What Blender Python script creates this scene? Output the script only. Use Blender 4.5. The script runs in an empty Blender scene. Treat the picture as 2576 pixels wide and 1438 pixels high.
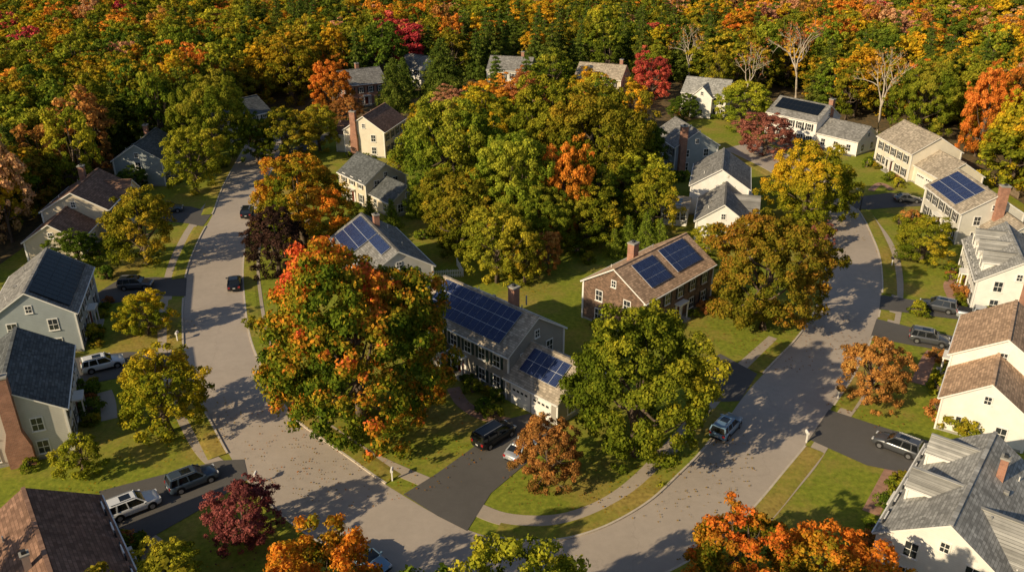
import bpy, math, random, time
import numpy as np
from mathutils import Vector, Matrix
T0=time.time()
random.seed(7)
scene=bpy.context.scene
# ------------------------------------------------------------------ camera / survey
CAM_H=51.2; PITCH=math.radians(25.2); F=2100.0; W0,H0=2576.0,1438.0
SN,CS=math.sin(PITCH),math.cos(PITCH)
def plot(u,v,z=0.0):
    """site-plan position (metres) of a surveyed point at height z"""
    dx=(u-W0/2)/F; dy=(v-H0/2)/F
    t=(CAM_H-z)/(SN+dy*CS)
    return (dx*t,(CS-dy*SN)*t)
def depth(X,Y,z=0): return Y*CS+(CAM_H-z)*SN
cam_d=bpy.data.cameras.new("camera"); cam=bpy.data.objects.new("camera",cam_d)
scene.collection.objects.link(cam); cam.location=(0,0,CAM_H)
cam.rotation_euler=(math.pi/2-PITCH,0,0); cam_d.sensor_width=36; cam_d.lens=36*F/W0
cam_d.clip_end=3000; cam_d.clip_start=1; scene.camera=cam
# ------------------------------------------------------------------ light
EL=math.radians(26); sx,sy=-0.79,-0.613
w=bpy.data.worlds.new("World"); scene.world=w; w.use_nodes=True
nt=w.node_tree; bg=nt.nodes["Background"]; sk=nt.nodes.new("ShaderNodeTexSky"); sk.sky_type='NISHITA'
sk.sun_disc=False; sk.sun_elevation=EL; sk.sun_rotation=math.atan2(sx,sy)
nt.links.new(sk.outputs[0],bg.inputs[0]); bg.inputs[1].default_value=0.085
sd=bpy.data.lights.new("sun","SUN"); sd.energy=5.0; sd.angle=math.radians(0.5); sd.color=(1,0.82,0.54)
so=bpy.data.objects.new("sun",sd); scene.collection.objects.link(so)
so.rotation_euler=Vector((-sx*math.cos(EL),-sy*math.cos(EL),-math.sin(EL))).to_track_quat('-Z','Y').to_euler()
scene.view_settings.view_transform='Standard'; scene.view_settings.look='None'; scene.view_settings.exposure=0
# ------------------------------------------------------------------ materials
def newmat(name):
    m=bpy.data.materials.new(name); m.use_nodes=True
    n=m.node_tree; b=n.nodes["Principled BSDF"]; return m,n,b
def noise(n,scale,detail=4,co=None,rough=.6):
    t=n.nodes.new("ShaderNodeTexNoise"); t.inputs["Scale"].default_value=scale
    t.inputs["Detail"].default_value=detail; t.inputs["Roughness"].default_value=rough
    if co is not None: n.links.new(co,t.inputs["Vector"])
    return t
def ramp(n,src,stops):
    r=n.nodes.new("ShaderNodeValToRGB"); n.links.new(src,r.inputs[0])
    e=r.color_ramp.elements
    while len(e)<len(stops): e.new(.5)
    for i,(p,c) in enumerate(stops):
        e[i].position=p; e[i].color=(c[0],c[1],c[2],1) if not isinstance(c,(int,float)) else (c,c,c,1)
    return r
def mixc(n,a,b,fac=None,mode='MIX',f=.5):
    m=n.nodes.new("ShaderNodeMix"); m.data_type='RGBA'; m.blend_type=mode
    for s,x in ((6,a),(7,b)):
        if isinstance(x,tuple): m.inputs[s].default_value=(x[0],x[1],x[2],1)
        else: n.links.new(x,m.inputs[s])
    if fac is None: m.inputs[0].default_value=f
    else: n.links.new(fac,m.inputs[0])
    return m.outputs[2]
def mth(n,op,a,b=None):
    m=n.nodes.new("ShaderNodeMath"); m.operation=op
    for i,x in enumerate((a,b)):
        if x is None: continue
        if isinstance(x,(int,float)): m.inputs[i].default_value=x
        else: n.links.new(x,m.inputs[i])
    return m.outputs[0]
def coords(n,kind="Object"):
    t=n.nodes.new("ShaderNodeTexCoord"); return t.outputs[kind]
def plain(name,c,rough=.8,amt=.15,scale=1.5,metal=0,spec=.3,fine=12):
    m,n,b=newmat(name); co=coords(n)
    a=noise(n,scale,5,co); f=noise(n,fine,3,co)
    v=mth(n,'ADD',mth(n,'MULTIPLY',a.outputs[0],.6),mth(n,'MULTIPLY',f.outputs[0],.4))
    lo=tuple(x*(1-amt*1.6) for x in c); hi=tuple(min(1,x*(1+amt)) for x in c)
    r=ramp(n,v,[(.3,lo),(.7,hi)]); n.links.new(r.outputs[0],b.inputs["Base Color"])
    b.inputs["Roughness"].default_value=rough; b.inputs["Metallic"].default_value=metal
    b.inputs["Specular IOR Level"].default_value=spec
    return m
def siding(name,c,pitch=.2,amt=.14,dark=.78):
    m,n,b=newmat(name); co=coords(n); s=n.nodes.new("ShaderNodeSeparateXYZ"); n.links.new(co,s.inputs[0])
    fr=mth(n,'FRACT',mth(n,'DIVIDE',s.outputs[2],pitch))
    r=ramp(n,fr,[(0,dark),(.18,1.0)])
    a=noise(n,.9,4,co)
    base=ramp(n,a.outputs[0],[(.3,tuple(x*(1-amt) for x in c)),(.7,c)])
    n.links.new(mixc(n,base.outputs[0],r.outputs[0],None,'MULTIPLY',1),b.inputs["Base Color"])
    b.inputs["Roughness"].default_value=.7; b.inputs["Specular IOR Level"].default_value=.25
    return m
def shingle(name,c,amt=.32):
    m,n,b=newmat(name); co=coords(n)
    br=n.nodes.new("ShaderNodeTexBrick"); s=n.nodes.new("ShaderNodeSeparateXYZ"); n.links.new(co,s.inputs[0])
    cb=n.nodes.new("ShaderNodeCombineXYZ"); n.links.new(s.outputs[0],cb.inputs[0])
    n.links.new(mth(n,'MULTIPLY',s.outputs[2],1.0),cb.inputs[1]); n.links.new(cb.outputs[0],br.inputs["Vector"])
    br.inputs["Scale"].default_value=1; br.inputs["Brick Width"].default_value=.45; br.inputs["Row Height"].default_value=.16
    br.inputs["Mortar Size"].default_value=.012
    br.inputs["Color1"].default_value=(*[x*(1+amt) for x in c],1); br.inputs["Color2"].default_value=(*[x*(1-amt) for x in c],1)
    br.inputs["Mortar"].default_value=(*[x*.55 for x in c],1)
    a=noise(n,.45,6,co,.7); st=ramp(n,a.outputs[0],[(.3,.72),(.7,1.15)])
    mp=n.nodes.new("ShaderNodeMapping"); n.links.new(co,mp.inputs[0]); mp.inputs[3].default_value=(2.2,.15,.15)
    sk_=noise(n,1.0,4,mp.outputs[0]); s2=ramp(n,sk_.outputs[0],[(.35,.86),(.6,1.05)])
    c1=mixc(n,br.outputs[0],st.outputs[0],None,'MULTIPLY',1)
    n.links.new(mixc(n,c1,s2.outputs[0],None,'MULTIPLY',1),b.inputs["Base Color"])
    b.inputs["Roughness"].default_value=.95; b.inputs["Specular IOR Level"].default_value=.12
    return m
def brickmat(name,c1,c2,mort,bw=.3,rh=.1,ms=.014,scale=1):
    m,n,b=newmat(name); co=coords(n)
    br=n.nodes.new("ShaderNodeTexBrick"); s=n.nodes.new("ShaderNodeSeparateXYZ"); n.links.new(co,s.inputs[0])
    cb=n.nodes.new("ShaderNodeCombineXYZ"); n.links.new(mth(n,'ADD',s.outputs[0],s.outputs[1]),cb.inputs[0])
    n.links.new(s.outputs[2],cb.inputs[1]); n.links.new(cb.outputs[0],br.inputs["Vector"])
    br.inputs["Scale"].default_value=scale; br.inputs["Brick Width"].default_value=bw; br.inputs["Row Height"].default_value=rh
    br.inputs["Mortar Size"].default_value=ms
    br.inputs["Color1"].default_value=(*c1,1); br.inputs["Color2"].default_value=(*c2,1); br.inputs["Mortar"].default_value=(*mort,1)
    a=noise(n,1.2,5,co); st=ramp(n,a.outputs[0],[(.3,.7),(.7,1.15)])
    n.links.new(mixc(n,br.outputs[0],st.outputs[0],None,'MULTIPLY',1),b.inputs["Base Color"])
    b.inputs["Roughness"].default_value=.9
    return m
MAT={}
MAT['gray']=siding("gray_siding",(.38,.35,.305)); MAT['white']=siding("white_siding",(.88,.84,.78),dark=.9)
MAT['beige']=siding("beige_siding",(.7,.6,.45)); MAT['blue']=siding("blue_gray_siding",(.38,.42,.43))
MAT['lgray']=siding("light_gray_siding",(.63,.6,.53)); MAT['cream']=siding("cream_siding",(.8,.72,.58))
MAT['wood']=brickmat("cedar_shingle_wall",(.32,.195,.13),(.15,.095,.063),(.05,.032,.025),.3,.17,.012)
MAT['brick']=brickmat("brick",(.47,.19,.11),(.33,.12,.07),(.36,.28,.22))
MAT['r_gray']=shingle("gray_roof_shingles",(.26,.25,.235)); MAT['r_dark']=shingle("dark_roof_shingles",(.13,.137,.137))
MAT['r_brown']=shingle("brown_roof_shingles",(.28,.165,.115)); MAT['r_tan']=shingle("tan_roof_shingles",(.54,.36,.235))
MAT['r_taupe']=shingle("taupe_roof_shingles",(.44,.37,.285)); MAT['r_lgray']=shingle("light_gray_roof_shingles",(.37,.36,.335))
MAT['trim']=plain("white_trim_paint",(.83,.8,.75),.5,.04)
MAT['shut']=plain("dark_green_shutter_paint",(.03,.055,.05),.5,.1); MAT['shut_k']=plain("black_shutter_paint",(.035,.037,.04),.5,.1)
MAT['shut_r']=plain("red_shutter_paint",(.22,.05,.035),.5,.1); MAT['door']=plain("door_paint",(.12,.03,.02),.5,.1)
MAT['conc']=plain("concrete",(.36,.34,.3),.9,.15); MAT['metal']=plain("galvanised_metal",(.5,.5,.5),.4,.1,metal=.6)
MAT['deck']=plain("deck_boards",(.3,.22,.15),.8,.2)
def glassmat(name,c,r=.08,spec=.8):
    m,n,b=newmat(name); b.inputs["Base Color"].default_value=(*c,1); b.inputs["Roughness"].default_value=r
    b.inputs["Specular IOR Level"].default_value=spec; return m
MAT['glass']=glassmat("window_glass",(.035,.04,.045)); MAT['cglass']=glassmat("car_glass",(.012,.014,.016),.05)
MAT['tyre']=plain("tyre_rubber",(.02,.02,.02),.9,.1); MAT['rim']=plain("wheel_rim",(.4,.4,.42),.35,.1,metal=.7)
MAT['head']=glassmat("headlight",(.6,.6,.6),.1); MAT['tail']=glassmat("tail_light",(.35,.02,.02),.15)
MAT['black']=plain("black_plastic",(.02,.02,.022),.6,.1); MAT['plate']=plain("number_plate",(.6,.6,.58),.5,.05)
def solar():
    m,n,b=newmat("solar_cells"); co=coords(n); s=n.nodes.new("ShaderNodeSeparateXYZ"); n.links.new(co,s.inputs[0])
    fx=mth(n,'FRACT',mth(n,'DIVIDE',s.outputs[0],.1733)); fy=mth(n,'FRACT',mth(n,'DIVIDE',s.outputs[1],.1733))
    lx=mth(n,'LESS_THAN',fx,.09); ly=mth(n,'LESS_THAN',fy,.09); l=mth(n,'MAXIMUM',lx,ly)
    a=noise(n,.8,3,co); base=ramp(n,a.outputs[0],[(.3,(.012,.02,.07)),(.7,(.02,.036,.11))])
    n.links.new(mixc(n,base.outputs[0],(.1,.13,.24),l),b.inputs["Base Color"])
    b.inputs["Roughness"].default_value=.16; b.inputs["Specular IOR Level"].default_value=.35; return m
MAT['solar']=solar(); MAT['solar_k']=glassmat("black_solar_cells",(.008,.012,.02),.22,.2)
MAT['frame']=plain("panel_frame_aluminium",(.5,.52,.56),.4,.05); MAT['frame_k']=plain("black_panel_frame",(.03,.034,.04),.5,.05)
def paint(name,c,metal=.3):
    m,n,b=newmat(name); b.inputs["Base Color"].default_value=(*c,1); b.inputs["Roughness"].default_value=.28
    b.inputs["Metallic"].default_value=metal; b.inputs["Coat Weight"].default_value=.6; return m
CARP={'black':paint("black_car_paint",(.012,.013,.016)),'white':paint("white_car_paint",(.72,.73,.74),0),
'gray':paint("gray_car_paint",(.09,.095,.105)),'slate':paint("slate_blue_car_paint",(.07,.1,.14)),
'blue':paint("blue_car_paint",(.05,.12,.24)),'lblue':paint("light_blue_car_paint",(.2,.33,.47)),
'silver':paint("silver_car_paint",(.45,.47,.5))}
# foliage
def foliage():
    m=bpy.data.materials.new("leaves"); m.use_nodes=True; n=m.node_tree; n.nodes.clear()
    out=n.nodes.new("ShaderNodeOutputMaterial"); at=n.nodes.new("ShaderNodeAttribute"); at.attribute_name="Col"
    oi=n.nodes.new("ShaderNodeObjectInfo"); hs=n.nodes.new("ShaderNodeHueSaturation")
    n.links.new(at.outputs["Color"],hs.inputs["Color"])
    n.links.new(mth(n,'ADD',mth(n,'MULTIPLY',oi.outputs["Random"],.028),.482),hs.inputs["Hue"])
    n.links.new(mth(n,'ADD',mth(n,'MULTIPLY',oi.outputs["Random"],.3),1.72),hs.inputs["Value"])
    d=n.nodes.new("ShaderNodeBsdfDiffuse"); t=n.nodes.new("ShaderNodeBsdfTranslucent"); mx=n.nodes.new("ShaderNodeMixShader")
    n.links.new(hs.outputs[0],d.inputs[0]); n.links.new(hs.outputs[0],t.inputs[0]); mx.inputs[0].default_value=.27
    n.links.new(d.outputs[0],mx.inputs[1]); n.links.new(t.outputs[0],mx.inputs[2]); n.links.new(mx.outputs[0],out.inputs[0])
    return m
LEAF=foliage(); BARK=plain("bark",(.15,.11,.08),.95,.3); PALE=plain("pale_bark",(.5,.42,.33),.95,.2)
# ------------------------------------------------------------------ ground materials
def grass_mat(name,dry=.5,k=1.0):
    m,n,b=newmat(name); co=coords(n)
    g=ramp(n,noise(n,1.8,6,co,.7).outputs[0],[(.3,(.085*k,.108*k,.013*k)),(.55,(.165*k,.188*k,.021*k)),(.75,(.26*k,.26*k,.032*k))])
    big=ramp(n,noise(n,.09,6,co,.68).outputs[0],[(dry-.05,0.0),(dry+.14,1.0)])
    dr=ramp(n,noise(n,2.5,5,co).outputs[0],[(.3,(.16*k,.115*k,.03*k)),(.7,(.32*k,.24*k,.06*k))])
    c=mixc(n,g.outputs[0],dr.outputs[0],big.outputs[0])
    lit=ramp(n,noise(n,5,3,co,.8).outputs[0],[(.6,0.0),(.66,.8)])
    c=mixc(n,c,(.38,.2,.05),lit.outputs[0])
    n.links.new(c,b.inputs["Base Color"]); b.inputs["Roughness"].default_value=1; b.inputs["Specular IOR Level"].default_value=.1
    return m
MAT['grass']=grass_mat("lawn_grass",.52,1.42); MAT['verge']=grass_mat("verge_grass",.45,1.45)
def floor_mat():
    m,n,b=newmat("forest_floor_litter"); co=coords(n)
    g=ramp(n,noise(n,.8,6,co,.7).outputs[0],[(.3,(.04,.04,.015)),(.5,(.13,.09,.035)),(.7,(.26,.15,.05))])
    n.links.new(g.outputs[0],b.inputs["Base Color"]); b.inputs["Roughness"].default_value=1; return m
MAT['floor']=floor_mat()
def asphalt(name,c,crack=True):
    m,n,b=newmat(name); co=coords(n)
    a=noise(n,.09,5,co); a2=noise(n,14,3,co,.8); a3=noise(n,1.1,6,co,.7)
    v=mth(n,'ADD',mth(n,'MULTIPLY',a.outputs[0],.45),mth(n,'MULTIPLY',a2.outputs[0],.3)); v=mth(n,'ADD',v,mth(n,'MULTIPLY',a3.outputs[0],.25))
    r=ramp(n,v,[(.38,tuple(x*.84 for x in c)),(.62,tuple(x*1.1 for x in c))]); col=r.outputs[0]
    if crack:
        wv=noise(n,.5,4,co); vv=n.nodes.new("ShaderNodeVectorMath"); vv.operation='ADD'
        n.links.new(co,vv.inputs[0]); sc=n.nodes.new("ShaderNodeVectorMath"); sc.operation='SCALE'; sc.inputs[3].default_value=3
        n.links.new(wv.outputs[1],sc.inputs[0]); n.links.new(sc.outputs[0],vv.inputs[1])
        vo=n.nodes.new("ShaderNodeTexVoronoi"); vo.feature='DISTANCE_TO_EDGE'; vo.inputs["Scale"].default_value=.07
        n.links.new(vv.outputs[0],vo.inputs["Vector"])
        k=ramp(n,vo.outputs[0],[(0,.88),(.005,1.0)])
        col=mixc(n,col,k.outputs[0],None,'MULTIPLY',1)
    n.links.new(col,b.inputs["Base Color"]); b.inputs["Roughness"].default_value=.9; b.inputs["Specular IOR Level"].default_value=.2
    return m
MAT['road']=asphalt("weathered_asphalt",(.455,.385,.32)); MAT['drive']=asphalt("dark_driveway_asphalt",(.12,.112,.105),False)
MAT['walk']=asphalt("sidewalk_paving",(.45,.375,.295),False); MAT['kerb']=plain("granite_kerb",(.6,.52,.42),.9,.15)
MAT['path']=brickmat("brick_paving",(.46,.25,.165),(.38,.2,.13),(.34,.28,.23)); 
# ------------------------------------------------------------------ mesh builder
class MB:
    def __init__(s): s.v=[]; s.f=[]; s.m=[]; s.mats=[]
    def mi(s,k):
        if k not in s.mats: s.mats.append(k)
        return s.mats.index(k)
    def add(s,vs,fs,k):
        o=len(s.v); s.v+= [tuple(x) for x in vs]; i=s.mi(k)
        for f in fs: s.f.append(tuple(o+j for j in f)); s.m.append(i)
    def obox(s,c,a,b,d,ha,hb,hd,k):
        c=Vector(c);a=Vector(a)*ha;b=Vector(b)*hb;d=Vector(d)*hd
        vs=[c+i*a+j*b+l*d for l in(-1,1) for j in(-1,1) for i in(-1,1)]
        s.add(vs,[(0,2,3,1),(4,5,7,6),(0,1,5,4),(2,6,7,3),(0,4,6,2),(1,3,7,5)],k)
    def box(s,cx,cy,cz,lx,ly,lz,k): s.obox((cx,cy,cz),(1,0,0),(0,1,0),(0,0,1),lx/2,ly/2,lz/2,k)
    def cyl(s,c,ax,r,h,k,n=16,r2=None):
        ax=Vector(ax).normalized(); q=ax.to_track_quat('Z','Y'); r2=r if r2 is None else r2
        vs=[]
        for zz,rr in((-h/2,r),(h/2,r2)):
            for i in range(n):
                t=2*math.pi*i/n; vs.append(Vector(c)+q@Vector((rr*math.cos(t),rr*math.sin(t),zz)))
        fs=[(i,(i+1)%n,n+(i+1)%n,n+i) for i in range(n)]+[tuple(range(n-1,-1,-1)),tuple(range(n,2*n))]
        s.add(vs,fs,k)
    def obj(s,name,parent=None,mat=None,smooth=False,matmap=None):
        me=bpy.data.meshes.new(name); me.from_pydata(s.v,[],s.f)
        for k in s.mats: me.materials.append((matmap or {}).get(k) or MAT[k])
        me.polygons.foreach_set("material_index",s.m)
        if smooth: me.polygons.foreach_set("use_smooth",[True]*len(s.f))
        me.update(); o=bpy.data.objects.new(name,me); scene.collection.objects.link(o)
        if parent: o.parent=parent
        return o
def empty(name,x,y,rz=0,z=0):
    e=bpy.data.objects.new(name,None); scene.collection.objects.link(e); e.location=(x,y,z); e.rotation_euler=(0,0,rz)
    e.empty_display_size=.5; return e
# ------------------------------------------------------------------ ground, roads
def sheet(name,pts,z,k):
    mb=MB(); mb.add([(x,y,z) for x,y in pts],[tuple(range(len(pts)))],k); return mb.obj(name)
mb=MB(); mb.add([(-1500,-300,0),(1500,-300,0),(1500,2500,0),(-1500,2500,0)],[(0,1,2,3)],'grass'); mb.obj("ground")
DEV=[(-82,-50),(-78,95),(-78,150),(-80,172),(-66,176),(-54,206),(-34,208),(-15,198),(-8,172),(15,172),(28,184),(45,206),(62,214),(82,204),(94,182),(93,140),(105,110),(105,-50)]
def inpoly(x,y,P):
    r=False; j=len(P)-1
    for i in range(len(P)):
        xi,yi=P[i]; xj,yj=P[j]
        if (yi>y)!=(yj>y) and x<(xj-xi)*(y-yi)/(yj-yi)+xi: r=not r
        j=i
    return r
sheet("forest_floor",[(-1400,-50)]+DEV+[(1400,-50),(1400,2400),(-1400,2400)],.004,'floor')
def cr(P,step=1.0):
    P=[Vector(p) for p in P]; n=len(P); out=[]
    for i in range(n-1):
        a=P[max(0,i-1)];b=P[i];c=P[i+1];d=P[min(n-1,i+2)]
        k=8
        for j in range(k):
            t=j/k; out.append(.5*((2*b)+(c-a)*t+(2*a-5*b+4*c-d)*t*t+(3*b-a-3*c+d)*t**3))
    out.append(P[-1]); return out
PAIRS=[(640,330,725,330),(600,400,697,400),(562,470,662,470),(535,540,642,540),(503,600,619,600),(472,680,610,680),(462,760,614,760),(462,840,625,838),(466,905,643,895),
(482,960,668,945),(505,1012,698,1000),(540,1075,748,1060),(575,1140,810,1106),(614,1200,880,1155),(668,1258,950,1205),(742,1320,1030,1255),(840,1385,1105,1298),
(960,1440,1180,1333),(1110,1485,1250,1354),(1280,1510,1320,1362),(1450,1505,1400,1360),(1600,1470,1480,1342),(1720,1415,1560,1308),(1820,1348,1640,1258),
(1900,1268,1705,1198),(1970,1185,1765,1138),(2040,1100,1825,1060),(2095,1020,1880,985),(2145,945,1945,915),(2185,865,2005,852),(2210,790,2050,785),
(2218,720,2072,715),(2212,650,2082,650),(2195,600,2075,597),(2165,540,2050,545),(2125,490,2015,500),(2070,440,1965,450),(1990,395,1895,410),(1900,355,1820,375)]
OUT=cr([plot(a,b) for a,b,c,d in PAIRS]); INN=cr([plot(c,d) for a,b,c,d in PAIRS])
mb=MB(); N=len(OUT); mb.add([(p.x,p.y,.012) for p in OUT]+[(p.x,p.y,.012) for p in INN],[(i,i+1,N+i+1,N+i) for i in range(N-1)],'road'); mb.obj("road")
MOUTHS=[(plot(1095,1290),6.3),(plot(612,1178),3.6),(plot(464,908),3.4),(plot(464,722),3.4),(plot(520,555),3.2),(plot(1870,985),5),(plot(2060,1068),4.2),
        (plot(2215,762),2.8),(plot(2200,825),2.8),(plot(2150,512),3.0)]
def near_mouth(p,ex=0): return any((p.x-m[0])**2+(p.y-m[1])**2<(r+ex)**2 for m,r in MOUTHS)
def norms(P):
    r=[]
    for i in range(len(P)):
        d=(P[min(i+1,len(P)-1)]-P[max(i-1,0)]).normalized(); r.append(Vector((-d.y,d.x)))
    return r
def strip(mb,P,offs,zs,k,gap=False):
    """cross-section offsets/heights swept along P"""
    Nn=norms(P); m=len(offs); vs=[]
    for p,n in zip(P,Nn):
        for o,z in zip(offs,zs): vs.append((p.x+n.x*o,p.y+n.y*o,z))
    fs=[]
    for i in range(len(P)-1):
        if gap and near_mouth((P[i]+P[i+1])/2): continue
        for j in range(m-1): fs.append((i*m+j,i*m+j+1,(i+1)*m+j+1,(i+1)*m+j))
    mb.add(vs,fs,k)
kb=MB()
strip(kb,OUT,[0,0,-.2,-.2],[0,.13,.13,0],'kerb',True); strip(kb,INN,[0,0,.2,.2],[0,.13,.13,0],'kerb',True); kb.obj("kerb")
vb=MB(); strip(vb,OUT,[-.2,-1.6,-2.2],[.12,.1,.006],'verge',True); strip(vb,INN,[.2,1.6,2.2],[.12,.1,.006],'verge',True); vb.obj("grass_verge")
def walk(pts,w=1.5,name="sidewalk",k='walk',z=.03):
    P=cr([plot(*p) for p in pts]); mb=MB(); strip(mb,P,[-w/2,-w/2,w/2,w/2],[0,z,z,0],k)
    return mb.obj(name)
walk([(600,430),(565,470),(520,520),(483,570),(455,620),(436,665),(424,710),(417,760),(413,810),(413,860),(420,910),(432,965),(450,1020),(478,1080),(512,1135),(548,1168),(590,1190)])
walk([(668,560),(645,620),(640,680),(645,740),(652,790),(662,850),(690,930),(740,1010),(820,1075),(900,1130),(960,1163),(1020,1190),(1075,1213)])
walk([(1195,1278),(1260,1303),(1340,1312),(1420,1306),(1500,1280),(1565,1243),(1620,1197),(1670,1145),(1720,1090),(1780,1020),(1840,950),(1900,895),(1950,850)],1.7)
walk([(2165,515),(2195,555),(2228,600),(2250,650),(2258,700),(2257,750),(2250,800),(2235,850),(2205,920),(2165,985),(2125,1040),(2075,1105),(2035,1165),(1985,1225),(1930,1290),(1880,1345)],1.5)
def drive(pts,name="driveway",k='drive',z=.04):
    return sheet(name,[plot(*p) for p in pts],z,k)
drive([(1015,1243),(1100,1190),(1190,1125),(1275,1055),(1330,1040),(1400,1075),(1330,1160),(1235,1240),(1175,1335),(1100,1297)])
drive([(614,1155),(555,1158),(470,1178),(250,1235),(270,1372),(380,1352),(520,1272),(625,1205)])
drive([(190,900),(320,885),(466,888),(468,930),(330,945),(200,970)])
drive([(240,740),(300,703),(390,697),(470,700),(467,745),(380,745),(260,768)])
drive([(395,515),(480,520),(535,535),(510,570),(470,562),(400,556)])
drive([(1745,1010),(1780,905),(1812,890),(1905,940),(1862,1008),(1830,1010),(1790,1010)])
drive([(2085,1030),(2200,1068),(2340,1110),(2330,1200),(2180,1170),(2035,1105)])
drive([(2216,742),(2300,755),(2470,785),(2490,812),(2380,800),(2212,778)])
drive([(2205,802),(2300,825),(2420,850),(2410,888),(2290,868),(2190,848)])
drive([(2120,500),(2240,485),(2340,500),(2330,518),(2250,522),(2160,530)])
drive([(1900,352),(2060,350),(2150,372),(2140,395),(2040,372),(1990,392)])
drive([(697,400),(760,360),(880,310),(900,318),(800,365),(700,425)])
walk([(1285,1062),(1215,1045),(1165,1015),(1140,975)],1.5,"brick_path",'path')
walk([(2190,480),(2215,462),(2245,478)],1.2,"brick_path",'path')
walk([(2400,760),(2385,715),(2420,690)],1.2,"brick_path",'path')
walk([(2310,965),(2335,905),(2350,885)],1.6,"brick_path",'path')
walk([(2190,1290),(2240,1195),(2250,1180)],1.5,"brick_path",'path')
walk([(262,985),(272,1015),(275,1055)],1.6,"garden_path",'walk')
walk([(400,1350),(370,1380),(420,1500)],1.3,"garden_path",'walk')
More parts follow.
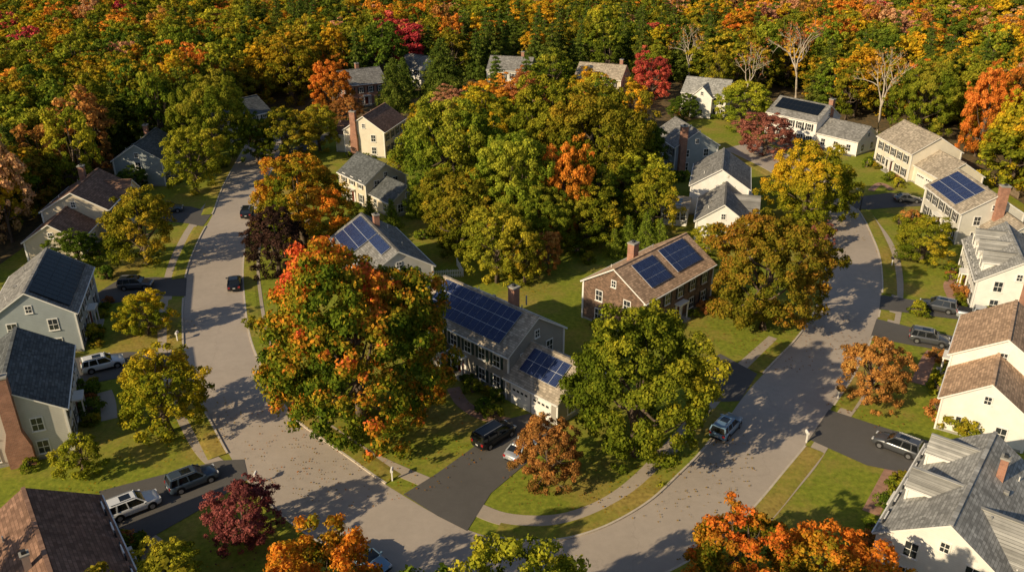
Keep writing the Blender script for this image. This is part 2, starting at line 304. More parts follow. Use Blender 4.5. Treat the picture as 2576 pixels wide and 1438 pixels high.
# ------------------------------------------------------------------ houses
HOUSES=[]
UP=(0,0,1)
def window(mb,c,r,n,w_,h_,sh=None):
    c=Vector(c);n=Vector(n);r=Vector(r)
    mb.obox(c+n*.02,r,n,UP,w_/2+.11,.05,h_/2+.11,'trim')
    mb.obox(c+n*.05,r,n,UP,w_/2,.04,h_/2,'glass')
    mb.obox(c+n*.065,r,n,UP,w_/2,.037,.035,'trim')
    mb.obox(c+n*.068,r,n,UP,.022,.037,h_/2,'trim')
    mb.obox(c+n*.09-Vector((0,0,h_/2+.12)),r,n,UP,w_/2+.16,.08,.035,'trim')
    if sh:
        for s in(-1,1): mb.obox(c+n*.02+r*s*(w_/2+.33),r,n,UP,.18,.055,h_/2+.08,sh)
def block(mb,cx,cy,L,W,h,rise,wall,roof,rot=0,z0=0,ov=.35,cols=(0,0,0,0),st=2,sh=None,door=None,garage=0,attic=True):
    """gable block, ridge along local x. cols=(front,back,left,right)"""
    M=Matrix.Translation((cx,cy,0))@Matrix.Rotation(rot,4,'Z')
    def T(x,y,z): return M@Vector((x,y,z))
    def D(x,y): return (M.to_3x3()@Vector((x,y,0)))
    a,b=L/2,W/2
    vs=[T(x,y,z) for x in(-a,a) for (y,z) in((-b,z0),(b,z0),(b,h),(0,h+rise),(-b,h))]
    mb.add(vs,[(0,4,3,2,1),(5,6,7,8,9),(0,5,9,4),(1,2,7,6)],wall)
    sl=rise/b; e=b+ov; ze=h-ov*sl; th=.2; xo=a+ov*.8
    prof=[(-e,ze+.01),(-e,ze+th),(0,h+rise+th),(e,ze+th),(e,ze+.01),(0,h+rise+.01)]
    vs=[T(x,y,z) for x in(-xo,xo) for (y,z) in prof]
    mb.add(vs,[(1,2,8,7),(2,3,9,8)],roof)
    mb.add(vs,[(0,1,7,6),(3,4,10,9),(4,5,11,10),(5,0,6,11),(0,5,2,1),(5,4,3,2),(6,7,8,11),(11,8,9,10)],'trim')
    mb.obox(T(0,0,h+rise+th+.02),D(1,0),D(0,1),UP,xo,.16,.035,roof)
    if L>8 and z0==0:
        mb.cyl(T(L*.22,b*.45,h+rise*.55+th+.2),(0,0,1),.07,.6,'metal',8); mb.cyl(T(-L*.3,b*.6,h+rise*.4+th+.2),(0,0,1),.05,.5,'trim',8)
        mb.obox(T(-L*.1,b*.5,h+rise*.5+th+.1),D(1,0),D(0,1),UP,.2,.2,.12,roof)
    for x in(-a,a):
        for y in(-b,b): mb.obox(T(x,y,(z0+h)/2),D(1,0),D(0,1),UP,.09,.09,(h-z0)/2-.02,'trim')
        if z0==0: mb.obox(T(x*1.0,b+.14,h*.48),D(1,0),D(0,1),UP,.05,.05,h*.46,'trim')
    mb.obox(T(0,0,z0+.12),D(1,0),D(0,1),UP,a+.02,b+.02,.16,'conc') if z0==0 else None
    for s in(-1,1): mb.obox(T(0,s*(e+.05),ze+th*.6),D(1,0),D(0,1),UP,xo-.05,.06,.06,'trim')
    rows=[1.45,4.1][:st] if h-z0>4 else [1.5]
    def face(nc,length,org,r,n,isfront,shf):
        for i in range(nc):
            t=((i+.5)/nc-.5)*length*.92
            for ri,zz in enumerate(rows):
                if isfront and door and ri==0 and i==nc//2: continue
                window(mb,org(t,z0+zz),r,n,.95,1.35,shf)
    if garage:
        gw=2.6
        for i in range(garage):
            x=(i-(garage-1)/2)*(gw+.5)
            c=T(x,-b,1.15); mb.obox(c+D(0,-1)*.02,D(1,0),D(0,-1),UP,gw/2+.14,.06,1.22,'trim')
            for q in range(4): mb.obox(T(x,-b-.08,.33+q*.52),D(1,0),D(0,-1),UP,gw/2,.04,.245,'trim')
            for q in range(4): mb.obox(T(x+(q-1.5)*.6,-b-.12,1.89),D(1,0),D(0,-1),UP,.2,.02,.13,'glass')
    else: face(cols[0],L,lambda t,z:T(t,-b,z),D(1,0),D(0,-1),True,sh)
    face(cols[1],L,lambda t,z:T(t,b,z),D(1,0),D(0,1),False,None)
    face(cols[2],W,lambda t,z:T(-a,t,z),D(0,1),D(-1,0),False,None)
    face(cols[3],W,lambda t,z:T(a,t,z),D(0,1),D(1,0),False,None)
    if attic and rise>2 and z0==0:
        for s,c in((-1,cols[2]),(1,cols[3])):
            if c: window(mb,T(s*a,0,h+rise*.35),D(0,1),D(s,0),.6,.8)
    if door:
        mb.obox(T(0,-b-.03,1.2),D(1,0),D(0,-1),UP,.85,.06,1.25,'trim'); mb.obox(T(0,-b-.1,1.1),D(1,0),D(0,-1),UP,.47,.03,1.05,door)
        mb.obox(T(0,-b-.7,.12),D(1,0),D(0,-1),UP,1.1,.65,.13,'conc')
        mb.obox(T(0,-b-.45,2.62),D(1,0),D(0,-1),UP,1.05,.5,.09,'trim')
        for s in(-1,1): mb.obox(T(s*.9,-b-.8,1.4),D(1,0),D(0,-1),UP,.07,.07,1.14,'trim')
def chimney(par,x,y,top,w_=.9,d=.9,z0=0,mat='brick',flare=None):
    mb=MB(); mb.box(x,y,(z0+top)/2,w_,d,top-z0,mat)
    if flare:
        hx,hy=flare[0]/2,flare[1]/2; fz=flare[2]; mb.box(x,y,fz/2,flare[0],flare[1],fz,mat)
        mb.add([(x-hx,y-hy,fz),(x+hx,y-hy,fz),(x+hx,y+hy,fz),(x-hx,y+hy,fz),(x-w_/2,y-d/2,fz+1.8),(x+w_/2,y-d/2,fz+1.8),(x+w_/2,y+d/2,fz+1.8),(x-w_/2,y+d/2,fz+1.8)],[(0,1,5,4),(1,2,6,5),(2,3,7,6),(3,0,4,7)],mat)
    mb.box(x,y,top+.06,w_+.16,d+.16,.16,'conc'); mb.box(x,y,top+.26,.32,.32,.3,'shut_k'); mb.obj("chimney",par)
def panels(par,xc,s0,nx,ny,W,h,rise,side='front',black=False,mw=1.04,mh=1.56,cx=0,cy=0):
    a=math.atan2(rise,W/2); mb=MB(); gx=.07; tw=nx*(mw+gx); t_h=ny*(mh+gx)
    fk,ck=('frame_k','solar_k') if black else('frame','solar')
    mb.box(0,0,.0,tw,t_h,.05,fk)
    for i in range(nx):
        for j in range(ny): mb.box((i-(nx-1)/2)*(mw+gx),(j-(ny-1)/2)*(mh+gx),.035,mw,mh,.05,ck)
    o=mb.obj("solar_panels",par); s=s0+t_h/2; sg=-1 if side=='front' else 1
    X=Vector((1,0,0))*(-sg); Y=Vector((0,-sg*math.cos(a),math.sin(a))); Z=X.cross(Y)
    c=Vector((cx+xc,cy+sg*s*math.cos(a),h+rise+.2-s*math.sin(a)))+Z*.16
    mm=Matrix((X,Y,Z)).transposed().to_4x4(); mm.translation=c; o.matrix_local=mm
def house(name,p1,p2,W,h,rise,wall,roof,cols=(5,4,2,2),sh='shut_k',door='door',wings=(),chims=(),sol=(),dorm=(),L=None,shrubs=True,clear=3,extra=None):
    p1=Vector(p1);p2=Vector(p2); d=p2-p1; c=(p1+p2)/2; L=L or d.length; rz=math.atan2(d.y,d.x)
    e=empty(name,c.x,c.y,rz); mb=MB()
    block(mb,0,0,L,W,h,rise,wall,roof,cols=cols,sh=sh,door=door)
    ext=[L/2,L/2]
    for wg in wings:
        wg=dict(wg); end=wg.pop('end',1); wl=wg.pop('L'); y=wg.pop('y',0); ww=wg.pop('W'); gap=wg.pop('x0',0)
        X=wg.pop('cx',None)
        if X is None: X=end*(L/2+wl/2-.05+gap); ext[0 if end<0 else 1]=max(ext[0 if end<0 else 1],abs(X)+wl/2)
        block(mb,X,y,wl,ww,wg.pop('h'),wg.pop('rise'),wg.pop('wall',wall),wg.pop('roof',roof),**wg)
    sl=rise/(W/2)
    for (x,side) in dorm:
        sg=-1 if side=='front' else 1; yb=sg*(W/2-.7); zb=h+rise-sl*(W/2-.7)
        block(mb,x,yb-sg*1.7,3.6,2.1,zb+1.5,1.0,wall,roof,rot=math.pi/2,z0=zb-.3,ov=.25,attic=False)
        window(mb,Vector((x,yb-sg*1.7+sg*1.8,zb+.85)),(1,0,0),(0,sg,0),.9,1.0)
    if extra: extra(mb)
    mb.obj("walls_roof_windows",e)
    for ch in chims: chimney(e,*ch[:2],*ch[2:])
    for sp in sol: panels(e,**{**dict(W=W,h=h,rise=rise),**sp})
    HOUSES.append((c.x,c.y,rz,L,W,ext,wings,shrubs)); return e
def ex1(mb):
    block(mb,-3.2,-5.3,1.8,2.4,2.7,.8,'gray','r_dark',rot=math.pi/2,ov=.25,attic=False)
    mb.cyl((3.2,3.0,8.0),(0,0,1),.09,1.2,'metal',8)
house("gray_colonial_house",(-8.2,93.3),(2.8,82.6),9.2,5.4,3.0,'gray','r_taupe',cols=(6,4,2,2),sh='shut',
  wings=[dict(end=1,L=7.6,W=8.0,h=2.9,rise=2.7,y=-.9,garage=2,cols=(0,2,0,2),st=1)],chims=[(2.6,1.5,10.0,1.0,.9,5)],
  sol=[dict(xc=-.6,s0=.35,nx=12,ny=3,mw=1.0,mh=1.45),dict(xc=0,cx=11.4,cy=-.9,s0=.6,nx=5,ny=2,W=8.0,h=2.9,rise=2.7,mw=1.0,mh=1.45)],extra=ex1)
house("cedar_shingle_house",(12.9,95.7),(24.0,107.6),9.6,5.4,3.0,'wood','r_tan',cols=(5,4,2,2),sh='shut_k',chims=[(-2.6,1.2,10.0,1.1,1.0,5)],
  sol=[dict(xc=-3.2,s0=.7,nx=4,ny=3,mw=1.1,mh=1.25),dict(xc=3.6,s0=.5,nx=5,ny=3,mw=1.1,mh=1.25)])
house("gray_gabled_house",(-22.4,117),(-15.2,102.6),9.6,5.0,2.9,'lgray','r_gray',cols=(5,4,2,2),chims=[(-3.5,.8,9.2,.8,.8,5)],
  wings=[dict(end=1,L=5,W=7,h=2.8,rise=2.4,y=-1,cols=(2,2,0,2),st=1)],
  sol=[dict(xc=-3.3,s0=.4,nx=7,ny=3),dict(xc=3.6,s0=.4,nx=5,ny=1)])
house("small_beige_house",(-28.6,151),(-22.8,144),8.4,4.6,2.8,'beige','r_dark',cols=(3,3,2,2),L=9.5,
  wings=[dict(end=1,L=7,W=7,h=2.8,rise=2.3,cols=(2,2,0,2),st=1)])
house("cream_colonial_house",(-31.4,174),(-28.4,186),9,5.6,3.0,'cream','r_brown',cols=(4,4,2,2),chims=[(-6.4,2.2,9.6,.9,1.2,0,'brick',(1.0,1.6,4))],
  wings=[dict(cx=-1.5,L=5,W=5.5,h=4.0,rise=2.0,y=5.0,rot=math.pi/2,cols=(1,1,1,1),st=1)])
house("blue_gray_house",(-71.2,153),(-72,167),9,5.2,2.9,'blue','r_dark',cols=(4,4,1,1),chims=[(3.5,1.0,9.5,.9,.8,5)],L=12.5)
house("brown_roof_house",(-70,126),(-71.4,138.7),10,5.2,2.9,'beige','r_brown',cols=(4,3,1,1),chims=[(3.5,1.5,9.6,.9,.9,5)],
  wings=[dict(end=-1,L=8,W=8,h=3.2,rise=2.6,y=1.0,cols=(2,2,1,1),st=1),dict(cx=3,L=4,W=6,h=4.8,rise=2.2,y=-4.2,rot=math.pi/2,cols=(0,0,1,1),st=1)])
house("blue_house_with_solar_roof",(-57.5,88.6),(-61.6,102),9.6,5.3,3.2,'blue','r_gray',cols=(4,4,2,1),
  sol=[dict(xc=0,s0=.4,nx=11,ny=3,black=True,mw=1.1,mh=1.5)])
house("gray_house_with_brick_chimney",(-48.6,67.5),(-53.8,79.9),9.6,5.3,3.1,'lgray','r_dark',cols=(4,4,2,1),chims=[(-7.0,-.2,10.0,.9,1.3,0,'brick',(.95,2.3,2.2))])
house("brown_hip_roof_house",(-31.3,43),(-39.6,54.2),10,4.2,3.1,'beige','r_brown',cols=(4,3,1,1),chims=[(-2,1.2,8.0,.5,.5,4,'metal')])
house("white_house_with_brick_chimney",(34.4,174),(36.9,162.6),9,5.5,2.9,'blue','r_gray',cols=(4,4,2,2),chims=[(6.3,-3.2,9.8,1.1,1.3,0)])
def sunroom(mb):
    mb.box(-9.5,7.0,1.5,6.2,4.4,3.0,'white'); mb.box(-9.5,7.0,3.08,6.6,4.8,.16,'r_taupe')
    for i in range(3): mb.box(-10.9+i*1.4,6.6,3.2,.8,1.2,.08,'glass')
    for i in range(4): window(mb,(-12.62,5.5+i*1.0,1.7),(0,1,0),(-1,0,0),.7,1.3)
    for i in range(4): window(mb,(-11.7+i*1.5,9.22,1.7),(1,0,0),(0,1,0),.9,1.3)
    mb.box(-6.5,10.6,1.0,6,3.2,.15,'deck')
    for i in range(9): mb.box(-9.5+i*.75,12.15,1.5,.07,.07,1.0,'trim')
    mb.box(-6.5,12.15,2.0,6.1,.09,.07,'trim')
house("white_house_with_sunroom",(35.6,136.5),(39.2,150.5),9.6,5.4,3.1,'white','r_gray',cols=(4,3,0,1),extra=sunroom,L=13,
  wings=[dict(end=-1,L=12,W=8.2,h=3.4,rise=2.9,y=-1.0,cols=(3,2,1,1),st=1),dict(cx=-10,L=6,W=6,h=3.1,rise=2.2,y=-3.5,rot=math.pi/2,cols=(0,0,1,1),st=1)])
house("white_house_with_solar_roof",(62.5,194.3),(70.6,184.3),9,5.5,2.9,'white','r_gray',cols=(5,4,1,1),chims=[(6.2,.8,9.8,1,1,5)],
  wings=[dict(end=1,L=10,W=8,h=3.2,rise=2.5,cols=(3,2,0,2),st=1)],sol=[dict(xc=0,s0=.5,nx=10,ny=2,black=True)])
house("large_cream_house",(81,170.4),(82.3,157.2),10,5.6,3.0,'cream','r_taupe',cols=(5,4,1,0),
  wings=[dict(end=1,L=8.5,W=8.5,h=3.4,rise=2.6,y=.3,garage=2,st=1)])
house("gray_house_with_solar_roof",(76.6,138),(76.0,124.2),9.6,5.3,2.9,'lgray','r_taupe',cols=(5,4,1,2),chims=[(7.3,.6,10.0,1.0,1.3,0)],
  sol=[dict(xc=-1.0,s0=.5,nx=9,ny=3)],wings=[dict(end=1,L=6,W=7,h=3.2,rise=2.3,y=2.0,cols=(2,2,0,1),st=1)])
house("white_cape_house_with_dormers",(71.7,113.5),(66.3,99.1),9.4,4.6,3.2,'white','r_lgray',cols=(5,4,1,2),dorm=[(-4,'front'),(0.2,'front'),(4.4,'front')],
  chims=[(7.6,1.2,9.2,1.0,1.1,0)])
house("white_house_with_tan_roof",(58.0,86.1),(52.3,77.1),9.6,5.5,3.1,'white','r_tan',cols=(4,4,2,2),
  wings=[dict(end=1,L=7.2,W=8,h=3.9,rise=2.8,y=-.5,cols=(3,2,0,2),st=1,sh='shut_r')])
house("white_cape_house",(42.8,61.4),(33.4,49.7),9.6,4.4,3.3,'white','r_lgray',cols=(5,4,1,2),dorm=[(-4.4,'front'),(1.6,'front')],
  wings=[dict(cx=2.8,L=9,W=7,h=4.2,rise=2.6,y=4.6,rot=math.pi/2,cols=(1,1,1,1),st=1)],chims=[(-2.6,1.6,8.8,.6,.6,5)])
house("brick_house",(-46,223),(-36,229),9,5.6,3,'brick','r_gray',cols=(4,4,2,2),chims=[(0,1,10,.9,.9,5)])
house("woodland_gray_house",(-67,186),(-60,196),9,5.2,3,'lgray','r_dark',cols=(4,4,2,2))
house("woodland_slate_house",(-6,246),(6,243),9,5.6,3,'lgray','r_gray',cols=(4,4,2,2),chims=[(3,1,10,.9,.9,5)])
house("woodland_tan_house",(19,236),(31,231),9,5.6,3,'beige','r_taupe',cols=(4,4,2,2),chims=[(5,1,10,.9,.9,5)])
house("woodland_white_house",(45,216),(55,211),9,5.6,3,'white','r_lgray',cols=(5,4,2,2),
  wings=[dict(cx=0,L=5,W=5,h=5.3,rise=2.4,y=-3.8,rot=math.pi/2,cols=(0,0,1,1),st=1)])
house("woodland_small_house",(-31,252),(-24,247),8,5.2,3,'white','r_gray',cols=(3,3,2,2))
# ------------------------------------------------------------------ trees
PAL={
'green':[(.045,.07,.007),(.085,.115,.010),(.15,.165,.015),(.23,.21,.02)],
'deep':[(.033,.055,.007),(.06,.088,.010),(.105,.125,.014)],
'olive':[(.055,.07,.006),(.115,.12,.010),(.19,.165,.013),(.28,.20,.016)],
'gold':[(.10,.11,.008),(.23,.18,.012),(.37,.24,.014),(.45,.25,.017)],
'lime':[(.11,.13,.011),(.21,.20,.016),(.33,.27,.022)],
'maple':[(.045,.072,.007),(.095,.12,.010),(.21,.16,.013),(.40,.16,.016),(.45,.10,.03)],
'mixor':[(.055,.08,.007),(.14,.13,.010),(.33,.18,.015),(.45,.155,.018)],
'olrust':[(.05,.062,.006),(.10,.10,.009),(.165,.13,.012),(.25,.13,.018)],
'orange':[(.18,.10,.014),(.36,.155,.018),(.45,.18,.022),(.48,.21,.03)],
'red':[(.12,.023,.018),(.27,.037,.03),(.37,.065,.045),(.4,.11,.06)],
'rust':[(.13,.07,.018),(.24,.105,.03),(.32,.14,.035),(.34,.19,.05)],
'pink':[(.22,.13,.05),(.34,.18,.09),(.4,.21,.11)],
'plum':[(.015,.010,.008),(.027,.014,.011),(.05,.024,.018)],
'wine':[(.065,.028,.02),(.14,.047,.036),(.22,.08,.056)],
'pine':[(.025,.042,.008),(.05,.075,.011),(.085,.11,.016),(.135,.15,.024)],
'thuja':[(.06,.085,.010),(.12,.15,.016),(.18,.2,.024)],
}
def unit(a): return a/np.maximum(np.linalg.norm(a,axis=1,keepdims=True),1e-6)
def tube(pts,rad,n=6):
    V=[];Fc=[]
    for i,(p,r) in enumerate(zip(pts,rad)):
        d=Vector(pts[min(i+1,len(pts)-1)])-Vector(pts[max(i-1,0)]); q=d.normalized().to_track_quat('Z','Y')
        for k in range(n):
            t=2*math.pi*k/n; V.append(Vector(p)+q@Vector((r*math.cos(t),r*math.sin(t),0)))
    for i in range(len(pts)-1):
        for k in range(n): Fc.append((i*n+k,i*n+(k+1)%n,(i+1)*n+(k+1)%n,(i+1)*n+k))
    return [tuple(v) for v in V],Fc
def finish(name,LV,LC,tubes,bark):
    """LV (n,4,3) leaf quads, LC (n,3) colours"""
    nl=len(LV); V=LV.reshape(-1,3); Fq=np.arange(nl*4).reshape(-1,4); C=np.repeat(LC,4,axis=0)
    tv=[];tf=[];o=len(V)
    for v,f in tubes:
        tf+=[tuple(o+len(tv)+j for j in q) for q in f]; tv+=v
    if tv: V=np.vstack([V,np.array(tv)]); Fq=np.vstack([Fq,np.array(tf)]); C=np.vstack([C,np.full((len(tv),3),.1)])
    me=bpy.data.meshes.new(name); me.vertices.add(len(V)); me.vertices.foreach_set("co",V.astype(np.float32).ravel())
    me.loops.add(len(Fq)*4); me.loops.foreach_set("vertex_index",Fq.astype(np.int32).ravel())
    me.polygons.add(len(Fq)); me.polygons.foreach_set("loop_start",np.arange(len(Fq),dtype=np.int32)*4)
    mi=np.zeros(len(Fq),dtype=np.int32); mi[nl:]=1
    me.materials.append(LEAF); me.materials.append(bark); me.polygons.foreach_set("material_index",mi)
    me.update(calc_edges=True)
    at=me.color_attributes.new("Col",'FLOAT_COLOR','POINT'); c4=np.ones((len(V),4),np.float32); c4[:,:3]=C
    at.data.foreach_set("color",c4.ravel()); return me
def palc(pal,m):
    P=np.array(PAL[pal]); x=np.clip(m,0,.999)*(len(P)-1); i=x.astype(int); f=(x-i)[:,None]
    return P[i]*(1-f)+P[i+1]*f
def leaves(rng,C,rc,nper,leaf,pal,mc,asp=.7,outc=None,jit=.12,tip=.16):
    k=len(C); n=np.maximum(3,(nper*(rc/rc.mean())**2).astype(int)); idx=np.repeat(np.arange(k),n); m=len(idx)
    d=unit(rng.normal(size=(m,3))); out=unit(C-outc)[idx]; d=unit(d+out*.55+np.array([0,0,.35]))
    sh=rng.uniform(.4,1.1,m)
    p=C[idx]+d*(rc[idx]*sh)[:,None]*np.array([1,1,.8])
    nr=unit(d*1.0+rng.normal(size=(m,3))*.42); t=unit(np.cross(nr,rng.normal(size=(m,3)))); b=np.cross(nr,t)
    s=(leaf*rng.uniform(.5,1.4,m))[:,None]
    LV=np.stack([p+t*s*.6,p+b*s*.6*asp,p-t*s*.6,p-b*s*.6*asp],1)
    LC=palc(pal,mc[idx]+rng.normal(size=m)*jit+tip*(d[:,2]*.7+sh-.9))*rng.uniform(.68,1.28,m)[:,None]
    return LV,LC
def decid(name,pal,seed,R,H,ncl,nper,leaf,low=.12,bias=0,rcs=(.15,.27),spread=1.0,top=.28,fq=2.4,tip=.16,lobe=.06):
    rng=np.random.default_rng(seed)
    zc=H*(low+1)/2; rz=H*(1-low)/2
    d=unit(rng.normal(size=(ncl,3))); flip=(d[:,2]<-.3)&(rng.random(ncl)<.45); d[:,2]=np.where(flip,-d[:,2]*.7,d[:,2]); d=unit(d)
    lob=np.zeros(ncl)
    for _ in range(7):
        q=unit(rng.normal(size=(1,3)))[0]; lob+=np.sin(d@q*rng.uniform(3,8)+rng.uniform(0,6))*lobe
    r=rng.uniform(.3,1,ncl)**.38*(.84+lob)
    C=d*r[:,None]*np.array([R,R,rz])
    zz=np.clip(np.abs(d[:,2]),0,1); C[:,:2]*=(1+.3*zz*(d[:,2]<0))[:,None]; C[:,2]+=zc-.02*H
    rc=rng.uniform(*rcs,ncl)*R
    ext=np.percentile(np.abs(C[:,:2]).max(axis=1)+rc*.8,95); C[:,:2]*=R/ext
    zt=np.percentile(C[:,2]+rc*.7,98); zb=np.percentile(C[:,2]-rc*.6,2)
    C[:,2]=low*H+(C[:,2]-zb)*(H*(1-low))/(zt-zb)
    hz=np.clip((C[:,2]-low*H)/(H*(1-low)),0,1)
    f=np.zeros(ncl)
    for _ in range(6):
        q=rng.normal(size=3)/R*fq; f+=np.sin(C@q+rng.uniform(0,6))
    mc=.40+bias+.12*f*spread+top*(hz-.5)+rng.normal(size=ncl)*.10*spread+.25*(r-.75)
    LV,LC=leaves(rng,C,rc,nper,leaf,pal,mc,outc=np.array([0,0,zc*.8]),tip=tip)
    tr=R*.04+.12; tb=[]
    pts=[(0,0,-.1),(rng.normal()*.05*R,rng.normal()*.05*R,H*.3),(rng.normal()*.08*R,rng.normal()*.08*R,H*.6),(0,0,H*.88)]
    tb.append(tube(pts,[tr*1.3,tr,tr*.55,tr*.12],7))
    for i in rng.choice(ncl,min(ncl,16),replace=False):
        h0=rng.uniform(.15,.55)*H; e=C[i]; s=np.array([0,0,h0]); mid=s*.5+e*.5+np.array([0,0,-.05*H])
        tb.append(tube([tuple(s),tuple(mid),tuple(e)],[tr*.45,tr*.28,tr*.07],5))
    return finish(name,LV,LC,tb,BARK)
def conifer(name,pal,seed,R,H,layers,nper,leaf,low=.12,pw=.8,flat=.5):
    rng=np.random.default_rng(seed); C=[];rc=[];tb=[]
    for i in range(layers):
        f=i/(layers-1); z=H*(low+(1-low)*f*.97); rr=R*(1-f)**pw*rng.uniform(.78,1.1)+.15; nb=max(3,int(rr/R*9)+2); a0=rng.uniform(0,6)
        for b in range(nb):
            a=a0+b*2*math.pi/nb+rng.normal()*.2; L=rr*rng.uniform(.7,1.1)
            for s in (.35,.65,.95):
                if s*L<.2: continue
                C.append((math.cos(a)*L*s,math.sin(a)*L*s,z-L*s*.18+rng.normal()*.1)); rc.append((.16+.14*(1-s))*R*(.55+.6*(1-f)))
            if rr>R*.4: tb.append(tube([(0,0,z),(math.cos(a)*L*.8,math.sin(a)*L*.8,z-L*.12)],[.07,.02],4))
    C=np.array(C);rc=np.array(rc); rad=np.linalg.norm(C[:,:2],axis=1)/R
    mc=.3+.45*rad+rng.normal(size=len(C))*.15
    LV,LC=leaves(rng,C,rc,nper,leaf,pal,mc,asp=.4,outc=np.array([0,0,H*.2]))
    tb.append(tube([(0,0,-.1),(0,0,H*.5),(0,0,H*.97)],[R*.07+.08,R*.045+.04,.03],7))
    return finish(name,LV,LC,tb,BARK)
def bare(name,seed,R,H,pal=None,nl=0):
    rng=np.random.default_rng(seed); tb=[]; tips=[]
    def br(p,d,L,r,lv):
        q=p+d*L*.5+rng.normal(size=3)*L*.05; e=p+d*L+rng.normal(size=3)*L*.06
        tb.append(tube([tuple(p),tuple(q),tuple(e)],[r,r*.8,r*.55],5 if lv<3 else 4))
        if lv>=4: tips.append(e); return
        for k in range(3 if lv else 4):
            nd=unit((d+rng.normal(size=3)*.5+np.array([0,0,.15]))[None])[0]; br(e if k else q*.3+e*.7,nd,L*rng.uniform(.55,.75),r*.55,lv+1)
    br(np.array([0,0,-.1]),np.array([0,0,1.]),H*.38,.32,0)
    C=np.array(tips)
    LV,LC=leaves(rng,C,np.full(len(C),.6),nl,.3,pal or 'rust',np.full(len(C),.6),outc=np.array([0,0,H*.5]))
    return finish(name,LV,LC,tb,PALE)
DIM={'L':(9.0,16.0),'M':(5.0,11.0),'S':(3.0,6.5),'F':(5.5,16.0),'B':(1.0,1.4)}
CACHE={}
def tmesh(pal,cls,var=0,bias=0):
    key=(pal,cls,var,bias)
    if key in CACHE: return CACHE[key]
    sd=(sum(map(ord,pal))*31+ord(cls)*7+var*101)%100000; R,H=DIM[cls]; nm=f"{pal}_{cls}_{var}"
    sp=1.0; tp=.22; fq=2.4; tip=.16; lw=.06; lb=.06
    ncl=480
    if pal=='maple': sp=1.2; tp=.12; fq=4.2; tip=.34; lw=.03; lb=.032; ncl=640; sd+=5
    if pal in('pine','thuja') :
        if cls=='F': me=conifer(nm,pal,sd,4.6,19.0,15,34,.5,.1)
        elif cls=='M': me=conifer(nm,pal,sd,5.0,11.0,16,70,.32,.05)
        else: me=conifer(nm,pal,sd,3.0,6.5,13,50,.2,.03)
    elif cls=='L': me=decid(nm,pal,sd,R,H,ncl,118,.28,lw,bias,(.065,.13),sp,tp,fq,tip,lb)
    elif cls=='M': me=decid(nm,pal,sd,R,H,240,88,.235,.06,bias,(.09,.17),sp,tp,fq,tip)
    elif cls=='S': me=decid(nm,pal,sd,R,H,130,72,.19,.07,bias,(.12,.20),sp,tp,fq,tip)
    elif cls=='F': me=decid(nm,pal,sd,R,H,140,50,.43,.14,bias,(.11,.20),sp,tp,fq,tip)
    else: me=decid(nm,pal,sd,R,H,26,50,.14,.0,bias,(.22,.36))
    CACHE[key]=me; return me
REAL={'pine':(4.6,19.0)}
TREES=[]
NAMES={'green':'maple_tree','deep':'oak_tree','olive':'oak_tree','gold':'golden_maple_tree','lime':'locust_tree','maple':'autumn_maple_tree','mixor':'autumn_maple_tree','olrust':'oak_tree',
'orange':'orange_maple_tree','red':'red_maple_tree','rust':'rust_maple_tree','pink':'birch_tree','plum':'purple_beech_tree','wine':'crabapple_tree','pine':'pine_tree','thuja':'arborvitae_tree'}
def tree(u,vt,vb,wpx,pal,cls=None,var=0,bias=0,name=None,hmax=24):
    bx,by=plot(u,vb-.14*(vb-vt))
    dy=(vt-H0/2)/F; h=CAM_H-by*(SN+dy*CS)/(CS-dy*SN); h=min(max(h,2.5),hmax)
    zc=h*.5; t=depth(bx,by,zc); dia=wpx*t/F; bx=(u-W0/2)/F*t
    cls=cls or ('L' if dia>12.5 else 'M' if dia>7.5 else 'S'); me=tmesh(pal,cls,var,bias)
    R,Hn=DIM[cls]
    o=bpy.data.objects.new(name or NAMES[pal],me); scene.collection.objects.link(o); o.location=(bx,by,0)
    k=dia/2/R; o.scale=(k,k,h/Hn); o.rotation_euler=(0,0,random.uniform(0,6.28))
    TREES.append((bx,by,dia/2,pal)); return o
